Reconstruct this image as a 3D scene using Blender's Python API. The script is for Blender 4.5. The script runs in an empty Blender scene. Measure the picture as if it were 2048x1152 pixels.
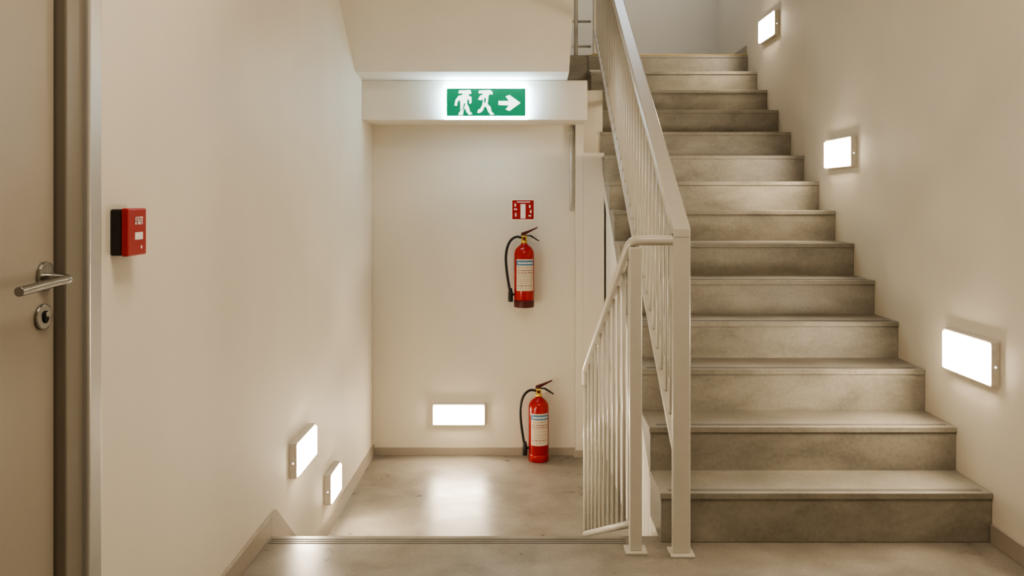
import bpy, bmesh, math, random
from mathutils import Vector, Matrix
random.seed(4)
S = bpy.context.scene
COL = S.collection
H = 1.31; F = 1760.0; VX = 1042.0; VY = 400.0
XL = -0.984; XR = 1.803

# ------------------------------------------------------------------ materials
def newmat(name):
    m = bpy.data.materials.new(name); m.use_nodes = True
    nt = m.node_tree
    b = nt.nodes['Principled BSDF']
    return m, nt, b

def simple(name, col, rough=0.5, metal=0.0, emis=None, es=0.0, nscale=60, namt=0.06, bump=0.0):
    m, nt, b = newmat(name)
    tc = nt.nodes.new('ShaderNodeTexCoord')
    no = nt.nodes.new('ShaderNodeTexNoise'); no.inputs['Scale'].default_value = nscale
    no.inputs['Detail'].default_value = 4
    nt.links.new(tc.outputs['Object'], no.inputs['Vector'])
    r = nt.nodes.new('ShaderNodeValToRGB')
    r.color_ramp.elements[0].position = 0.3; r.color_ramp.elements[1].position = 0.7
    r.color_ramp.elements[0].color = tuple(c*(1-namt) for c in col)+(1,)
    r.color_ramp.elements[1].color = tuple(min(1, c*(1+namt)) for c in col)+(1,)
    nt.links.new(no.outputs['Fac'], r.inputs['Fac'])
    nt.links.new(r.outputs['Color'], b.inputs['Base Color'])
    b.inputs['Roughness'].default_value = rough
    b.inputs['Metallic'].default_value = metal
    if emis:
        b.inputs['Emission Color'].default_value = emis+(1,)
        b.inputs['Emission Strength'].default_value = es
    if bump:
        bp = nt.nodes.new('ShaderNodeBump'); bp.inputs['Strength'].default_value = bump
        bp.inputs['Distance'].default_value = 0.002
        nt.links.new(no.outputs['Fac'], bp.inputs['Height'])
        nt.links.new(bp.outputs['Normal'], b.inputs['Normal'])
    return m

def plaster(name, col, rough=0.6):
    m, nt, b = newmat(name)
    tc = nt.nodes.new('ShaderNodeTexCoord')
    mp = nt.nodes.new('ShaderNodeMapping'); mp.inputs['Scale'].default_value = (1, 1, 0.35)
    nt.links.new(tc.outputs['Object'], mp.inputs['Vector'])
    n1 = nt.nodes.new('ShaderNodeTexNoise'); n1.inputs['Scale'].default_value = 3.0; n1.inputs['Detail'].default_value = 5
    nt.links.new(mp.outputs['Vector'], n1.inputs['Vector'])
    r = nt.nodes.new('ShaderNodeValToRGB')
    r.color_ramp.elements[0].position = 0.3; r.color_ramp.elements[1].position = 0.72
    r.color_ramp.elements[0].color = tuple(c*0.965 for c in col)+(1,)
    r.color_ramp.elements[1].color = tuple(min(1, c*1.02) for c in col)+(1,)
    nt.links.new(n1.outputs['Fac'], r.inputs['Fac'])
    nt.links.new(r.outputs['Color'], b.inputs['Base Color'])
    b.inputs['Roughness'].default_value = rough
    n2 = nt.nodes.new('ShaderNodeTexNoise'); n2.inputs['Scale'].default_value = 220; n2.inputs['Detail'].default_value = 3
    nt.links.new(tc.outputs['Object'], n2.inputs['Vector'])
    bp = nt.nodes.new('ShaderNodeBump'); bp.inputs['Strength'].default_value = 0.10; bp.inputs['Distance'].default_value = 0.001
    nt.links.new(n2.outputs['Fac'], bp.inputs['Height'])
    bp2 = nt.nodes.new('ShaderNodeBump'); bp2.inputs['Strength'].default_value = 0.18; bp2.inputs['Distance'].default_value = 0.006
    nt.links.new(n1.outputs['Fac'], bp2.inputs['Height']); nt.links.new(bp.outputs['Normal'], bp2.inputs['Normal'])
    nt.links.new(bp2.outputs['Normal'], b.inputs['Normal'])
    return m

def concrete(name, dark, light, rlo=0.3, rhi=0.55, scale=5.0, stretch=(1, 1, 1)):
    m, nt, b = newmat(name)
    tc = nt.nodes.new('ShaderNodeTexCoord')
    mp = nt.nodes.new('ShaderNodeMapping'); mp.inputs['Scale'].default_value = stretch
    nt.links.new(tc.outputs['Object'], mp.inputs['Vector'])
    n1 = nt.nodes.new('ShaderNodeTexNoise'); n1.inputs['Scale'].default_value = scale; n1.inputs['Detail'].default_value = 9
    n1.inputs['Roughness'].default_value = 0.6; n1.inputs['Distortion'].default_value = 0.4
    n2 = nt.nodes.new('ShaderNodeTexNoise'); n2.inputs['Scale'].default_value = 70; n2.inputs['Detail'].default_value = 5
    nt.links.new(mp.outputs['Vector'], n1.inputs['Vector']); nt.links.new(tc.outputs['Object'], n2.inputs['Vector'])
    mx = nt.nodes.new('ShaderNodeMix'); mx.data_type = 'FLOAT'; mx.inputs[0].default_value = 0.25
    nt.links.new(n1.outputs['Fac'], mx.inputs[2]); nt.links.new(n2.outputs['Fac'], mx.inputs[3])
    r = nt.nodes.new('ShaderNodeValToRGB')
    r.color_ramp.elements[0].position = 0.34; r.color_ramp.elements[1].position = 0.67
    r.color_ramp.elements[0].color = dark+(1,); r.color_ramp.elements[1].color = light+(1,)
    nt.links.new(mx.outputs[0], r.inputs['Fac']); nt.links.new(r.outputs['Color'], b.inputs['Base Color'])
    mr = nt.nodes.new('ShaderNodeMapRange'); mr.inputs['From Min'].default_value = 0.3; mr.inputs['From Max'].default_value = 0.7
    mr.inputs['To Min'].default_value = rlo; mr.inputs['To Max'].default_value = rhi
    nt.links.new(n1.outputs['Fac'], mr.inputs['Value']); nt.links.new(mr.outputs['Result'], b.inputs['Roughness'])
    bp = nt.nodes.new('ShaderNodeBump'); bp.inputs['Strength'].default_value = 0.15; bp.inputs['Distance'].default_value = 0.002
    nt.links.new(mx.outputs[0], bp.inputs['Height']); nt.links.new(bp.outputs['Normal'], b.inputs['Normal'])
    return m

M_wall = plaster('plaster_cream', (0.735, 0.68, 0.58))
M_white = plaster('plaster_white', (0.76, 0.725, 0.655))
M_ceil = plaster('plaster_soffit', (0.735, 0.685, 0.60))
M_step = concrete('stair_concrete', (0.185, 0.168, 0.138), (0.34, 0.312, 0.262), 0.38, 0.55, 4.5, (0.8, 1, 1.6))
M_floor = concrete('floor_concrete', (0.20, 0.178, 0.145), (0.35, 0.315, 0.265), 0.26, 0.40, 5.0)
M_groove = simple('nosing_groove', (0.11, 0.095, 0.08), 0.7)
M_base = simple('baseboard_paint', (0.38, 0.335, 0.275), 0.45)
M_rail = simple('railing_paint', (0.57, 0.54, 0.475), 0.28, nscale=20, namt=0.02)
M_door = simple('door_paint', (0.33, 0.29, 0.235), 0.38, nscale=3, namt=0.03)
M_frame = simple('door_frame_paint', (0.21, 0.185, 0.15), 0.35, nscale=3, namt=0.03)
M_strip = simple('frame_edge_metal', (0.52, 0.51, 0.49), 0.32, 0.6, nscale=10, namt=0.03)
M_steel = simple('brushed_steel', (0.36, 0.35, 0.33), 0.25, 1.0, nscale=300, namt=0.08)
M_dark = simple('dark_gap', (0.01, 0.01, 0.01), 0.8)
M_black = simple('black_rubber', (0.012, 0.012, 0.012), 0.4)
M_blackp = simple('black_plastic', (0.01, 0.008, 0.008), 0.45)
M_red = simple('red_enamel', (0.38, 0.006, 0.007), 0.22, nscale=8, namt=0.05)
M_redp = simple('red_plastic', (0.36, 0.009, 0.009), 0.35)
M_redd = simple('dark_red_base', (0.08, 0.006, 0.006), 0.4)
M_brass = simple('brass', (0.75, 0.52, 0.12), 0.3, 0.9)
M_paper = simple('label_cream', (0.66, 0.57, 0.44), 0.5, nscale=120, namt=0.12)
M_blue = simple('label_blue', (0.08, 0.20, 0.33), 0.5)
M_ink = simple('label_ink', (0.30, 0.10, 0.07), 0.6)
M_wsign = simple('sign_white', (0.85, 0.82, 0.78), 0.5)
M_bezel = simple('lamp_bezel', (0.62, 0.58, 0.52), 0.4, 0.1)
M_bezel_back = simple('lamp_bezel_white', (0.82, 0.79, 0.74), 0.4)
M_lamp = simple('lamp_panel', (1, 0.95, 0.88), 0.4, emis=(1.0, 0.84, 0.63), es=54.0)
M_dot = simple('lamp_indicator', (1, 1, 1), 0.4, emis=(1, 0.95, 0.9), es=2.0)
M_green = simple('exit_green', (0.0, 0.15, 0.085), 0.4, emis=(0.0, 0.30, 0.14), es=0.5)
M_exwhite = simple('exit_pictogram', (0.9, 1, 0.95), 0.4, emis=(0.85, 1.0, 0.93), es=1.8)
M_exglow = simple('exit_border', (0.95, 1, 1), 0.4, emis=(0.55, 0.82, 1.0), es=26.0)
M_yellow = simple('yellow_strip', (0.65, 0.45, 0.08), 0.5)
M_galv = simple('galvanised_conduit', (0.66, 0.65, 0.63), 0.3, 0.4)

# ------------------------------------------------------------------ builders
def empty(name, loc):
    e = bpy.data.objects.new(name, None); e.location = loc; e.empty_display_size = 0.1
    COL.objects.link(e); return e

def finish(me, name, mat, parent=None, bevel=0.0, smooth=False, seg=2):
    o = bpy.data.objects.new(name, me); COL.objects.link(o)
    if mat: me.materials.append(mat)
    if smooth:
        for p in me.polygons: p.use_smooth = True
    if bevel:
        md = o.modifiers.new('bevel', 'BEVEL'); md.width = bevel; md.segments = seg; md.limit_method = 'ANGLE'
        md.angle_limit = math.radians(40)
    if parent:
        o.parent = parent; o.matrix_parent_inverse = Matrix.Translation(-Vector(parent.location))
    return o

def bm_box(bm, x0, x1, y0, y1, z0, z1):
    v = [bm.verts.new(p) for p in [(x0,y0,z0),(x1,y0,z0),(x1,y1,z0),(x0,y1,z0),(x0,y0,z1),(x1,y0,z1),(x1,y1,z1),(x0,y1,z1)]]
    for f in [(0,3,2,1),(4,5,6,7),(0,1,5,4),(1,2,6,5),(2,3,7,6),(3,0,4,7)]:
        bm.faces.new([v[i] for i in f])

def boxes(name, lst, mat, parent=None, bevel=0.0, seg=2):
    bm = bmesh.new()
    for b in lst: bm_box(bm, *b)
    me = bpy.data.meshes.new(name); bm.to_mesh(me); bm.free()
    return finish(me, name, mat, parent, bevel, seg=seg)

def prisms(name, plist, mat, parent=None, bevel=0.0, axis='X', seg=2):
    """plist: (outline (u,v) list, a0, a1) ; axis X: u=Y,v=Z ; axis Y: u=X,v=Z"""
    bm = bmesh.new()
    def P(u, v, a):
        return (a, u, v) if axis == 'X' else (u, a, v)
    for pts, a0, a1 in plist:
        A = [bm.verts.new(P(u, v, a0)) for u, v in pts]
        B = [bm.verts.new(P(u, v, a1)) for u, v in pts]
        bm.faces.new(A); bm.faces.new(B[::-1])
        n = len(pts)
        for i in range(n):
            bm.faces.new([A[i], B[i], B[(i+1) % n], A[(i+1) % n]])
    bmesh.ops.recalc_face_normals(bm, faces=bm.faces)
    me = bpy.data.meshes.new(name); bm.to_mesh(me); bm.free()
    return finish(me, name, mat, parent, bevel, seg=seg)

def prism(name, pts, a0, a1, mat, parent=None, bevel=0.0, axis='X', seg=2):
    return prisms(name, [(pts, a0, a1)], mat, parent, bevel, axis, seg)

def bm_cyl(bm, p0, p1, r, seg=12):
    p0 = Vector(p0); p1 = Vector(p1); d = (p1-p0)
    q = d.to_track_quat('Z', 'Y')
    R0 = []; R1 = []
    for i in range(seg):
        a = 2*math.pi*i/seg
        off = q @ Vector((math.cos(a)*r, math.sin(a)*r, 0))
        R0.append(bm.verts.new(p0+off)); R1.append(bm.verts.new(p1+off))
    for i in range(seg):
        f = bm.faces.new([R0[i], R0[(i+1) % seg], R1[(i+1) % seg], R1[i]]); f.smooth = True
    bm.faces.new(R0[::-1]); bm.faces.new(R1)

def cyls(name, lst, mat, parent=None, seg=14):
    bm = bmesh.new()
    for p0, p1, r in lst: bm_cyl(bm, p0, p1, r, seg)
    me = bpy.data.meshes.new(name); bm.to_mesh(me); bm.free()
    return finish(me, name, mat, parent)

def tube(name, pts, r, mat, parent=None, smooth_iters=3, seg=14):
    P = [Vector(p) for p in pts]
    for _ in range(smooth_iters):
        Q = [P[0]]
        for i in range(len(P)-1):
            Q.append(P[i]*0.75+P[i+1]*0.25); Q.append(P[i]*0.25+P[i+1]*0.75)
        Q.append(P[-1]); P = Q
    bm = bmesh.new(); rings = []
    up = None
    for i, p in enumerate(P):
        t = (P[min(i+1, len(P)-1)]-P[max(i-1, 0)]).normalized()
        if up is None:
            up = t.orthogonal().normalized()
        up = (up - t*up.dot(t)).normalized()
        s = t.cross(up)
        rings.append([bm.verts.new(p+up*math.cos(2*math.pi*k/seg)*r+s*math.sin(2*math.pi*k/seg)*r) for k in range(seg)])
    for a, b in zip(rings, rings[1:]):
        for k in range(seg):
            f = bm.faces.new([a[k], a[(k+1) % seg], b[(k+1) % seg], b[k]]); f.smooth = True
    bm.faces.new(rings[0][::-1]); bm.faces.new(rings[-1])
    bmesh.ops.recalc_face_normals(bm, faces=bm.faces)
    me = bpy.data.meshes.new(name); bm.to_mesh(me); bm.free()
    return finish(me, name, mat, parent)

def lathe(name, prof, c, mat, parent=None, seg=40, smooth=True):
    bm = bmesh.new(); rings = []
    for r, z in prof:
        rings.append([bm.verts.new((c[0]+r*math.cos(2*math.pi*k/seg), c[1]+r*math.sin(2*math.pi*k/seg), c[2]+z)) for k in range(seg)])
    for a, b in zip(rings, rings[1:]):
        for k in range(seg):
            f = bm.faces.new([a[k], a[(k+1) % seg], b[(k+1) % seg], b[k]]); f.smooth = smooth
    bm.faces.new(rings[0][::-1]); bm.faces.new(rings[-1])
    me = bpy.data.meshes.new(name); bm.to_mesh(me); bm.free()
    return finish(me, name, mat, parent)

def arcpatches(name, c, r, lst, mat, parent=None):
    bm = bmesh.new()
    for a0, a1, z0, z1 in lst:
        n = max(2, int(abs(a1-a0)/5))
        lo = []; hi = []
        for i in range(n+1):
            a = math.radians(a0+(a1-a0)*i/n)
            x = c[0]+r*math.sin(a); y = c[1]-r*math.cos(a)
            lo.append(bm.verts.new((x, y, c[2]+z0))); hi.append(bm.verts.new((x, y, c[2]+z1)))
        for i in range(n):
            f = bm.faces.new([lo[i], lo[i+1], hi[i+1], hi[i]]); f.smooth = True
    me = bpy.data.meshes.new(name); bm.to_mesh(me); bm.free()
    return finish(me, name, mat, parent)

# ------------------------------------------------------------------ room shell
NZ = [0.191, 0.3715, 0.556, 0.729, 0.902, 1.077, 1.25, 1.422, 1.5935, 1.765, 1.9406, 2.1156, 2.292, 2.464]
Y1 = 3.366; T = 0.28
LZ = -0.38            # lower landing level
YB = 5.83             # lower landing back wall
SX = 0.535            # left end of the rising steps
TOP = 5.0
YU = 8.07             # upper landing back wall
DY0, DY1, DZ = 0.96, 1.888, 2.08

boxes('wall_left', [(-1.134, XL, -1.6, 0.88, -0.0, TOP), (-1.134, XL, 0.88, 1.975, 2.17, TOP),
                    (-1.134, XL, 1.975, 3.43, 0.0, TOP), (-1.134, XL, 3.43, YU, LZ, TOP),
                    (-1.134, -1.05, 0.88, 1.975, 0, 2.17)], M_wall)
boxes('wall_right', [(XR, XR+0.15, -1.6, YU, 0.0, TOP)], M_wall)
boxes('wall_upper_landing', [(-1.134, XR+0.15, YU, YU+0.15, 2.2, TOP)], M_white)
boxes('wall_rear', [(-1.134, XR+0.15, -1.75, -1.6, 0.0, 3.32)], M_wall)
boxes('wall_back', [(XL, 0.358, YB, 6.9, LZ, 2.05), (0.358, 0.41, YB-0.045, 6.9, LZ, 2.05)], M_wall, bevel=0.003)
boxes('wall_stair_side', [(0.408, SX+0.012, YB-0.043, 6.99, LZ, 1.62), (0.408, SX+0.012, 5.90, 6.99, 1.61, 2.045)], M_wall)
boxes('wall_stairwell_end', [(XL, XR, 7.02, 7.1, LZ, 2.27)], M_wall)
boxes('light_leak_blocker', [(XL, XR, 3.43, 3.53, 3.32, TOP)], M_wall)  # unseen wall added above the landing ceiling to block a light leak
boxes('ceiling_landing', [(-1.134, XR+0.15, -1.75, 3.53, 3.32, 3.47)], M_ceil)
boxes('ceiling_stairwell', [(-1.134, XR+0.15, 3.43, YU+0.15, TOP, TOP+0.15)], M_ceil)
prisms('ceiling_soffit', [([(3.43, 3.32), (5.216, 2.07), (5.24, 2.22), (3.43, 3.5)], XL, 0.285),
                          ([(5.216, 2.07), (5.45, 2.052), (5.45, 2.2), (5.24, 2.22)], XL, 0.285)], M_ceil)
boxes('ceiling_beam', [(XL, 0.41, 5.446, YB, 1.805, 2.05)], M_ceil, bevel=0.004)

boxes('floor_landing', [(XL, SX+0.02, -1.6, 3.43, -0.19, 0.0), (SX+0.02, XR, -1.6, 3.5, -0.19, 0.0)], M_floor)
boxes('floor_lower_landing', [(XL, XR, 3.2, 7.0, LZ-0.15, LZ)], M_floor)
boxes('floor_upper_landing', [(XL, XR, 7.0+0.01, YU, 2.27, 2.464)], M_step, bevel=0.003)

# descending steps
e = empty('descending_stairs', (0, 3.5, LZ))
boxes('step_1', [(XL, SX+0.025, 3.43, 3.71, LZ, -0.19)], M_step, e, 0.004)
boxes('nosing_grooves', [(XL+0.02, 0.40, 3.395, 3.400, 0.0, 0.0012), (XL+0.02, 0.40, 3.375, 3.380, 0.0, 0.0012),
                         (XL+0.02, 0.40, 3.355, 3.360, 0.0, 0.0012)], M_groove, e)

# rising stairs -------------------------------------------------------------
e = empty('concrete_staircase', (1.17, 5.2, 0))
XE = XR-0.001
pl = []
for i, z in enumerate(NZ):
    y = Y1+i*T
    zp = 0.0 if i == 0 else NZ[i-1]-0.035
    last = i == len(NZ)-1
    ye = y+T if not last else 7.012
    zb = 0.0 if i == 0 else z-0.035
    if last: zb = z-0.2
    pl.append(([(y, zp), (y, z-0.004), (ye+0.001, z-0.004), (ye+0.001, zb)], SX, XE))
    pl.append(([(y-0.008, z-0.024), (y-0.008, z), (ye+0.0005, z), (ye+0.0005, z-0.024)], SX-0.004, XE))
prisms('steps', pl, M_step, e, 0.003)
g = []
for i, z in enumerate(NZ):
    y = Y1+i*T
    for k in (0.018, 0.034):
        g.append((SX+0.03, XR-0.03, y+k, y+k+0.004, z, z+0.001))
boxes('nosing_grooves', g, M_groove, e)
boxes('yellow_edge', [(SX+0.02, XR-0.01, Y1+13*T-0.009, Y1+13*T+0.03, NZ[-1], NZ[-1]+0.004)], M_yellow, e)
prisms('stringer', [([(Y1+0.15, 0.001), (Y1+T, NZ[0]-0.02), (Y1+T+0.12, 0.001)], SX+0.012, SX+0.10),
                   ([(Y1+T, NZ[0]-0.03), (Y1+13*T, NZ[-2]-0.02), (Y1+13*T-0.2, NZ[-2]-0.31), (Y1+T+0.12, 0.001)], SX+0.012, SX+0.10),
                   ([(Y1+13*T, NZ[-2]-0.02), (7.0, NZ[-1]-0.12), (7.0, NZ[-1]-0.32), (Y1+13*T-0.2, NZ[-2]-0.31)], SX+0.012, SX+0.10)], M_white, e)
prisms('under_stair_wall', [([(3.43, LZ), (3.43, 0.0), (Y1+T+0.12, 0.03), (Y1+13*T-0.2, NZ[-2]-0.29), (7.0, NZ[-1]-0.31), (7.0, LZ)], SX+0.024, SX+0.09)], M_white, e)

# baseboards ------------------------------------------------------------------
bt = 0.012
boxes('baseboard_left', [(XL, XL+bt, 2.03, 3.43, 0, 0.08)], M_base, bevel=0.002)
prisms('baseboard_left_raking', [([(3.43, -0.19), (3.43, 0.08), (3.50, 0.08), (3.71, -0.073), (3.71, -0.19)], XL, XL+bt),
                                 ([(3.71, LZ), (3.71, -0.073), (4.02, -0.30), (4.02, LZ)], XL, XL+bt),
                                 ([(4.02, LZ), (4.02, -0.30), (5.83, -0.31), (5.83, LZ)], XL, XL+bt)], M_base)
boxes('baseboard_right', [(XR-bt, XR, -1.6, Y1-0.008, 0, 0.075)], M_base, bevel=0.002)
boxes('baseboard_back', [(XL+bt, 0.358, YB-bt, YB, LZ, LZ+0.052), (0.346, SX, YB-0.045-bt, YB-0.045, LZ, LZ+0.045)], M_base, bevel=0.002)
boxes('baseboard_upper', [(XR-bt, XR, Y1+13*T+0.02, YU, NZ[-1], NZ[-1]+0.075)], M_base)

# door -----------------------------------------------------------------------------
e = empty('door_1', (-1.0, 1.4, 0))
boxes('leaf', [(-1.042, -1.0, DY0+0.004, DY1-0.004, 0.008, DZ-0.004)], M_door, e, 0.002)
boxes('gap', [(-1.0495, -1.043, DY0-0.03, DY1+0.03, 0.002, DZ+0.03)], M_dark, e)
boxes('frame', [(-1.049, -0.976, DY1+0.002, 1.975, 0, DZ+0.09), (-1.049, -0.976, 0.88, DY0-0.002, 0, DZ+0.09),
                (-1.049, -0.976, DY0-0.002, DY1+0.002, DZ+0.002, DZ+0.09)], M_frame, e, 0.004)
boxes('architrave', [(-0.984, -0.962, 1.962, 2.022, 0, DZ+0.14), (-0.984, -0.962, 0.83, 0.89, 0, DZ+0.14),
                     (-0.984, -0.962, 0.83, 2.022, DZ+0.08, DZ+0.14)], M_strip, e, 0.006, 3)
def oval(name, cy, cz, ry, rz, x0, x1, mat):
    pts = [(cy+ry*math.cos(2*math.pi*i/32), cz+rz*math.sin(2*math.pi*i/32)) for i in range(32)]
    return prism(name, pts, x0, x1, mat, e, 0.003)
oval('handle_rose', 1.843, 1.150, 0.030, 0.031, -1.0, -0.991, M_steel)
tube('lever', [(-0.995, 1.843, 1.148), (-0.955, 1.845, 1.146), (-0.944, 1.838, 1.144), (-0.948, 1.79, 1.143), (-0.95, 1.665, 1.136)], 0.0095, M_steel, e, 3)
oval('keyhole_rose', 1.836, 1.066, 0.030, 0.027, -1.0, -0.992, M_steel)
oval('keyhole_cylinder', 1.836, 1.066, 0.010, 0.013, -0.992, -0.989, M_dark)
oval('keyhole_plug', 1.836, 1.071, 0.006, 0.006, -0.9895, -0.986, M_steel)

# fire alarm call point ------------------------------------------------------------
e = empty('fire_alarm_call_point', (XL, 2.155, 1.23))
boxes('back_box', [(XL, -0.957, 2.107, 2.207, 1.176, 1.288)], M_blackp, e, 0.004)
boxes('front_cover', [(-0.957, -0.940, 2.105, 2.209, 1.174, 1.290)], M_redp, e, 0.004, 3)
bx = -0.9398
boxes('label', [(bx, bx+0.0008, 2.142, 2.186, 1.213, 1.231)], M_wsign, e)
gl = []
for (a, b_, c, d) in [(0,1,0,6),(0,4,5,6),(3,4,2,6),(0,4,2,3),(1.5,2.5,0,3),(5,9,5,6),(6.5,7.5,0,6),(5,9,2.5,3.4),(5,6,0,2),(8,9,0,2),(10,14,5,6),(10,11,0,5),(13,14,0,5),(10,14,2,3)]:
    gl.append((bx, bx+0.0008, 2.143+a*0.0030, 2.143+b_*0.0030, 1.250+c*0.0032, 1.250+d*0.0032))
boxes('lettering', gl, M_wsign, e)
cyls('indicator', [((bx, 2.178, 1.194), (bx+0.001, 2.178, 1.194), 0.004)], M_wsign, e)

# lamps -------------------------------------------------------------------------------
def lamp(kind, a0, a1, z0, z1):
    d = 0.036; bz = 0.008
    if kind == 'B':
        e = empty('wall_light', ((a0+a1)/2, YB, (z0+z1)/2))
        def BX(n, u0, u1, q0, q1, w0, w1, m, bv=0.0):
            return boxes(n, [(u0, u1, YB-q1, YB-q0, w0, w1)], m, e, bv, 3)
        mb = M_bezel_back; bz = 0.010
    else:
        X = XR if kind == 'R' else XL
        sgn = -1 if kind == 'R' else 1
        e = empty('wall_light', (X, (a0+a1)/2, (z0+z1)/2))
        def BX(n, u0, u1, q0, q1, w0, w1, m, bv=0.0):
            xa, xb = sorted((X+sgn*q0, X+sgn*q1))
            return boxes(n, [(xa, xb, u0, u1, w0, w1)], m, e, bv, 3)
        mb = M_bezel
    # housing with slightly rounded edges; the opal diffuser sits proud of it so light spills sideways onto the wall
    BX('housing', a0, a1, 0.0, d-0.003, z0, z1, mb, 0.003)
    BX('diffuser_panel', a0+bz, a1-bz, d-0.006, d+0.005, z0+bz, z1-bz*1.5, M_lamp, 0.003)
    if kind != 'B':
        X0 = X+sgn*d*0.5
        cyls('indicator', [((X0, a0-0.0015, (z0+z1)/2-0.01), (X0, a0+0.001, (z0+z1)/2-0.01), 0.004)], M_dot, e)
    return e
lamp('R', 3.31, 3.69, 0.605, 0.775)
lamp('R', 4.72, 5.126, 1.49, 1.655)
lamp('R', 6.14, 6.54, 2.465, 2.64)
lamp('L', 3.73, 4.08, 0.128, 0.277)
lamp('L', 4.40, 4.64, -0.218, -0.065)
lamp('B', -0.583, -0.237, -0.175, -0.035)

# exit sign -----------------------------------------------------------------------------
YS = 5.40
e = empty('exit_sign', (-0.21, YS, 1.91))
def px(x, y, Y=YS): return ((x-VX)*Y/F, H-(y-VY)*Y/F)
def pbox(x0, y0, x1, y1, Y=YS):
    a, b = px(x0, y1, Y), px(x1, y0, Y); return a[0], b[0], a[1], b[1]
x0, x1, z0, z1 = pbox(888, 170, 1056, 238)
boxes('light_box', [(x0, x1, YS, 5.446, z0, z1)], M_exglow, e, 0.006, 3)
a0, a1, c0, c1 = pbox(893.5, 177, 1051, 232)
boxes('green_face', [(a0, a1, YS-0.003, YS+0.002, c0, c1)], M_green, e)
def poly(name, pts, mat, Y=YS-0.0055, th=0.002, par=None):
    prism(name, [px(x, y, YS) for x, y in pts], Y, Y+th, mat, par, axis='Y')
fig1 = [(918,181),(941,180),(943,187),(937,189),(938,192),(943,194),(943,206),(939,208),(938,199),(935,199),(934,207),(938,215),(940,223),(945,228),(938,230),(933,224),(930,215),(927,222),(926,230),(917,230),(918,226),(921,222),(921,208),(920,199),(915,204),(914,212),(909,211),(911,200),(917,192),(925,190),(925,187),(917,187)]
poly('pictogram_figure_1', fig1, M_exwhite, par=e)
fig2 = [(958,181),(980,180),(985,184),(985,190),(979,188),(977,193),(976,203),(975,208),(981,214),(983,223),(989,229),(981,230),(976,223),(973,215),(969,213),(966,221),(960,226),(955,226),(956,220),(961,217),(965,209),(966,197),(962,201),(956,199),(960,192),(966,189),(965,187),(957,187)]
poly('pictogram_figure_2', fig2, M_exwhite, par=e)
arrow = [(997,202),(1018,202),(1011,193),(1019,190),(1041,206),(1019,222),(1011,219),(1018,211),(997,210)]
poly('arrow', arrow, M_exwhite, par=e)
poly('leg_gap', [(928,207),(931,207),(929,214),(926,221),(924,221),(927,213)], M_green, Y=YS-0.007, th=0.001, par=e)
poly('body_gap', [(969,196),(972,196),(971,206),(968,206)], M_green, Y=YS-0.007, th=0.001, par=e)

# extinguisher location sign ---------------------------------------------------------------
e = empty('fire_extinguisher_sign', (0.01, YB, 1.245))
def wb(x0, y0, x1, y1, t0, t1, Y=YB):
    a = ((x0-VX)*Y/F, (x1-VX)*Y/F, Y-t1, Y-t0, H-(y1-VY)*Y/F, H-(y0-VY)*Y/F); return a
boxes('plate', [wb(1022, 398, 1070, 441, 0, 0.004)], M_wsign, e)
boxes('red_face', [wb(1024.5, 400.5, 1067.5, 438.5, 0.004, 0.0055)], M_redp, e)
boxes('pictogram', [wb(1041, 408, 1051, 437, 0.0055, 0.0065), wb(1034, 403, 1060, 405, 0.0055, 0.0065),
                    wb(1029, 407, 1032, 413, 0.0055, 0.0065), wb(1028, 417, 1034, 420, 0.0055, 0.0065), wb(1030, 426, 1033, 433, 0.0055, 0.0065),
                    wb(1058, 410, 1061, 416, 0.0055, 0.0065), wb(1060, 420, 1063, 426, 0.0055, 0.0065), wb(1057, 430, 1062, 433, 0.0055, 0.0065)], M_wsign, e)

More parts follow.
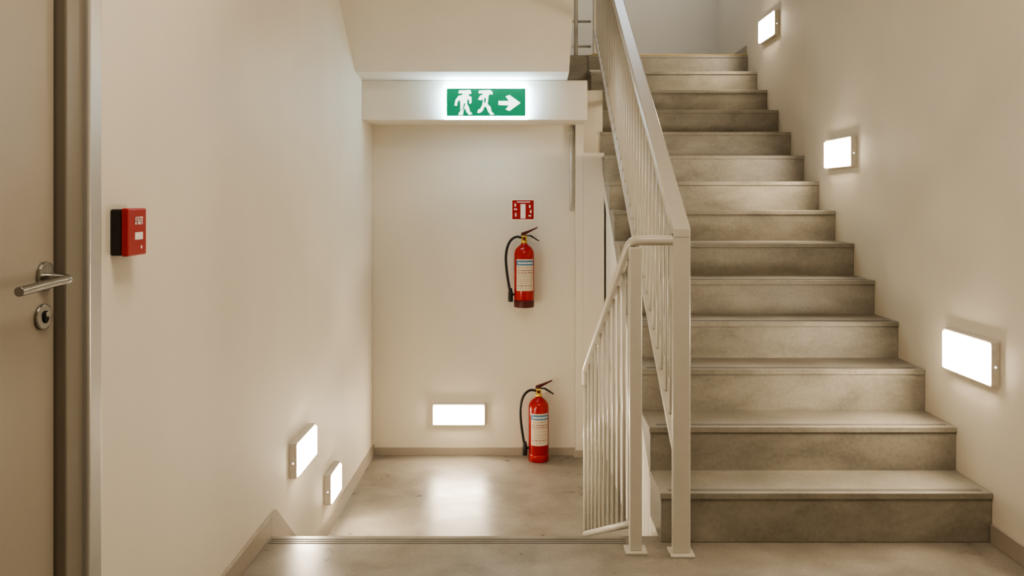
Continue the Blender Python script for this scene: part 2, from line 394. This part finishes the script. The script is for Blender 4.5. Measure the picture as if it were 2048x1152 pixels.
# extinguishers --------------------------------------------------------------------------------
def extinguisher(cx, cy, cz, bracket):
    e = empty('fire_extinguisher', (cx, cy, cz))
    c = (cx, cy, cz)
    R = 0.0655
    lathe('cylinder_body', [(R-0.004, 0.045), (R, 0.05), (R, 0.345), (R-0.003, 0.365), (R-0.013, 0.385), (R-0.030, 0.400), (0.022, 0.408), (0.020, 0.420)], c, M_red, e)
    lathe('base_skirt', [(R-0.003, 0.0), (R+0.0005, 0.004), (R+0.0005, 0.04), (R-0.002, 0.048)], c, M_redd if bracket else M_red, e)
    lathe('valve_collar', [(0.019, 0.415), (0.021, 0.418), (0.021, 0.432), (0.014, 0.436), (0.014, 0.452), (0.017, 0.454), (0.017, 0.462)], c, M_brass, e, 24)
    boxes('valve_block', [(cx-0.020, cx+0.018, cy-0.011, cy+0.011, cz+0.440, cz+0.466)], M_brass, e, 0.003)
    cyls('pressure_gauge', [((cx, cy-0.010, cz+0.448), (cx, cy-0.024, cz+0.448), 0.010)], M_redd, e, 20)
    prism('carry_handle', [(cx-0.015, cz+0.460), (cx+0.035, cz+0.462), (cx+0.095, cz+0.428), (cx+0.101, cz+0.432), (cx+0.045, cz+0.470), (cx-0.015, cz+0.470)],
          cy-0.010, cy+0.010, M_black, e, 0.002, axis='Y')
    prism('squeeze_lever', [(cx-0.022, cz+0.464), (cx-0.018, cz+0.484), (cx+0.030, cz+0.500), (cx+0.088, cz+0.522), (cx+0.090, cz+0.516), (cx+0.035, cz+0.486), (cx+0.008, cz+0.470)],
          cy-0.009, cy+0.009, M_redd, e, 0.002, axis='Y')
    cyls('pull_pin', [((cx-0.008, cy-0.016, cz+0.471), (cx-0.008, cy+0.016, cz+0.471), 0.0035)], M_steel, e)
    tube('hose', [(cx-0.015, cy-0.004, cz+0.452), (cx-0.055, cy-0.01, cz+0.462), (cx-0.100, cy-0.01, cz+0.425), (cx-0.122, cy-0.01, cz+0.34), (cx-0.112, cy-0.01, cz+0.22), (cx-0.093, cy-0.01, cz+0.11)], 0.0085, M_black, e, 3)
    lathe('discharge_nozzle', [(0.012, 0.0), (0.016, 0.004), (0.015, 0.06), (0.010, 0.085), (0.008, 0.09)], (cx-0.088, cy-0.01, cz+0.035), M_black, e, 20)
    boxes('nozzle_clip', [(cx-0.088, cx-0.060, cy-0.014, cy-0.004, cz+0.075, cz+0.09)], M_black, e)
    z0, z1 = 0.11, 0.315
    arcpatches('label_paper', c, R+0.0006, [(-48, 62, z0, z1)], M_paper, e)
    arcpatches('label_band', c, R+0.0011, [(-48, 62, z1-0.040, z1-0.008)], M_blue, e)
    ls = []
    rnd = random.Random(7)
    z = z1-0.052
    while z > z0+0.012:
        hgt = rnd.choice([0.002, 0.003, 0.005]); a = -40
        while a < 52:
            w = rnd.uniform(5, 18)
            ls.append((a, min(a+w, 56), z-hgt, z)); a += w+rnd.uniform(2, 7)
        z -= hgt+rnd.uniform(0.008, 0.016)
    arcpatches('label_text', c, R+0.0012, ls, M_ink, e)
    ws = []
    a = -36
    while a < 50:
        w = rnd.uniform(4, 9); ws.append((a, a+w, z1-0.030, z1-0.020)); a += w+2
    arcpatches('label_heading', c, R+0.0016, ws, M_wsign, e)
    if bracket:
        boxes('wall_bracket', [(cx-0.02, cx+0.02, cy+R-0.004, YB, cz+0.14, cz+0.34)], M_black, e)
        boxes('bracket_hook', [(cx-0.012, cx+0.012, cy+0.005, YB, cz+0.428, cz+0.436)], M_black, e)
    return e
extinguisher(0.020, 5.745, 0.612, True)
extinguisher(0.114, 5.715, LZ, False)

# conduit ---------------------------------------------------------------------------------------
e = empty('conduit_pipe', (0.33, YB-0.018, 1.5))
cyls('pipe', [((0.332, YB-0.020, 1.245), (0.332, YB-0.020, 1.805), 0.010)], M_galv, e)
boxes('clips', [(0.318, 0.346, YB-0.026, YB, z, z+0.018) for z in (1.245, 1.50, 1.74)], M_galv, e, 0.002)

# railing of rising stairs ------------------------------------------------------------------------
e = empty('stair_railing', (0.59, 3.26, 0))
RX = 0.593; SL = 0.6286
YN = 3.262
def hz(y): return 1.20+SL*(y-YN)
def bz_(y): return 0.30+SL*(y-YN)
boxes('newel_post', [(RX-0.032, RX+0.032, YN-0.02, YN+0.02, 0.006, 1.19)], M_rail, e, 0.005, 3)
boxes('base_plate', [(RX-0.045, RX+0.045, YN-0.045, YN+0.045, 0.0, 0.008)], M_rail, e, 0.002)
YE = 6.98
prism('handrail', [(YN-0.022, hz(YN)-0.03), (YN-0.022, hz(YN)+0.005), (YN-0.01, hz(YN)+0.014), (YE, hz(YE)+0.014), (YE, hz(YE)-0.03), (YN+0.02, hz(YN)-0.024)], RX-0.032, RX+0.032, M_rail, e, 0.006, seg=3)
prism('bottom_rail', [(YN, bz_(YN)), (YN, bz_(YN)+0.03), (YE, bz_(YE)+0.03), (YE, bz_(YE))], RX-0.02, RX+0.02, M_rail, e, 0.003)
cl = []
y = YN+0.11
while y < YE-0.05:
    cl.append(((RX, y, bz_(y)+0.01), (RX, y, hz(y)-0.02), 0.0075)); y += 0.108
cyls('balusters', cl, M_rail, e, 10)
boxes('top_post', [(RX-0.02, RX+0.02, YE-0.02, YE+0.02+0.04, NZ[-1]+0.004, hz(YE)+0.0)], M_rail, e, 0.003)

# railing of descending stairs ------------------------------------------------------------------------
e = empty('stair_railing', (0.425, 3.28, 0))
N2 = Vector((0.427, 3.285, 0)); E2 = Vector((0.318, 4.35, 0))
boxes('newel_post', [(N2.x-0.023, N2.x+0.023, N2.y-0.02, N2.y+0.02, 0.006, 1.135)], M_rail, e, 0.006, 3)
boxes('base_plate', [(N2.x-0.04, N2.x+0.04, N2.y-0.04, N2.y+0.04, 0, 0.008)], M_rail, e, 0.002)
tube('handrail', [(RX-0.030, YN+0.005, 1.160), (0.45, YN+0.01, 1.160), (0.412, 3.30, 1.155), (0.402, 3.40, 1.09), (E2.x+0.004, E2.y-0.02, 0.49), (E2.x, E2.y, 0.455), (E2.x, E2.y, 0.40)], 0.019, M_rail, e, 4, 18)
def lerp(t): return N2.x+(E2.x-N2.x)*t, N2.y+(E2.y-N2.y)*t
def tz(t): return 1.14+(0.475-1.14)*t
def bz2(t): return 0.105+(-0.34-0.105)*t
cl = [((E2.x, E2.y, LZ), (E2.x, E2.y, 0.45), 0.011)]
for k in range(1, 11):
    t = k/11.0+0.0
    x, y = lerp(t)
    cl.append(((x, y, bz2(t)), (x, y, tz(t)), 0.0075))
cyls('balusters', cl, M_rail, e, 10)
x0_, y0_ = lerp(0.0); x1_, y1_ = lerp(1.0)
tube('bottom_rail', [(x0_, y0_, bz2(0)), (x1_, y1_, bz2(1))], 0.014, M_rail, e, 0)

# guard railing on upper landing ---------------------------------------------------------------------
e = empty('landing_guard_railing', (0.2, 7.03, 2.464))
yy = 7.05
lst = [((x, yy, 2.464), (x, yy, 3.55), 0.016) for x in (0.44, -0.25, -0.94)]
lst += [((-0.96, yy, z), (0.56, yy, z), 0.010) for z in (2.54, 2.74, 2.94, 3.14, 3.34)]
lst += [((-0.96, yy, 3.55), (0.56, yy, 3.55), 0.020)]
cyls('bars', lst, M_rail, e)

# lights ------------------------------------------------------------------------------------------------
def area(name, loc, size, energy, col, rot=(0, 0, 0), sy=None):
    l = bpy.data.lights.new(name, 'AREA'); l.energy = energy; l.color = col; l.size = size
    if sy: l.shape = 'RECTANGLE'; l.size_y = sy
    o = bpy.data.objects.new(name, l); o.location = loc; o.rotation_euler = rot; COL.objects.link(o); return o
area('ceiling_light_landing', (0.1, 1.5, 3.28), 1.0, 42, (1.0, 0.86, 0.68))
area('ceiling_light_upper_landing', (0.9, 7.2, 4.95), 0.9, 16, (0.86, 0.93, 1.0))
w = bpy.data.worlds.new('world'); S.world = w; w.use_nodes = True
w.node_tree.nodes['Background'].inputs[0].default_value = (0.02, 0.018, 0.015, 1)

# camera --------------------------------------------------------------------------------------------------
cd = bpy.data.cameras.new('camera'); cam = bpy.data.objects.new('camera', cd); COL.objects.link(cam)
cam.location = (0, 0, H); cam.rotation_euler = (math.radians(90), 0, 0)
cd.sensor_width = 36; cd.lens = 36*F/2048
cd.shift_x = -(VX-1024)/2048; cd.shift_y = -(576-VY)/2048
cd.clip_start = 0.05
S.camera = cam
S.view_settings.view_transform = 'AgX'
S.view_settings.look = 'AgX - Medium High Contrast'
S.view_settings.exposure = 0.27
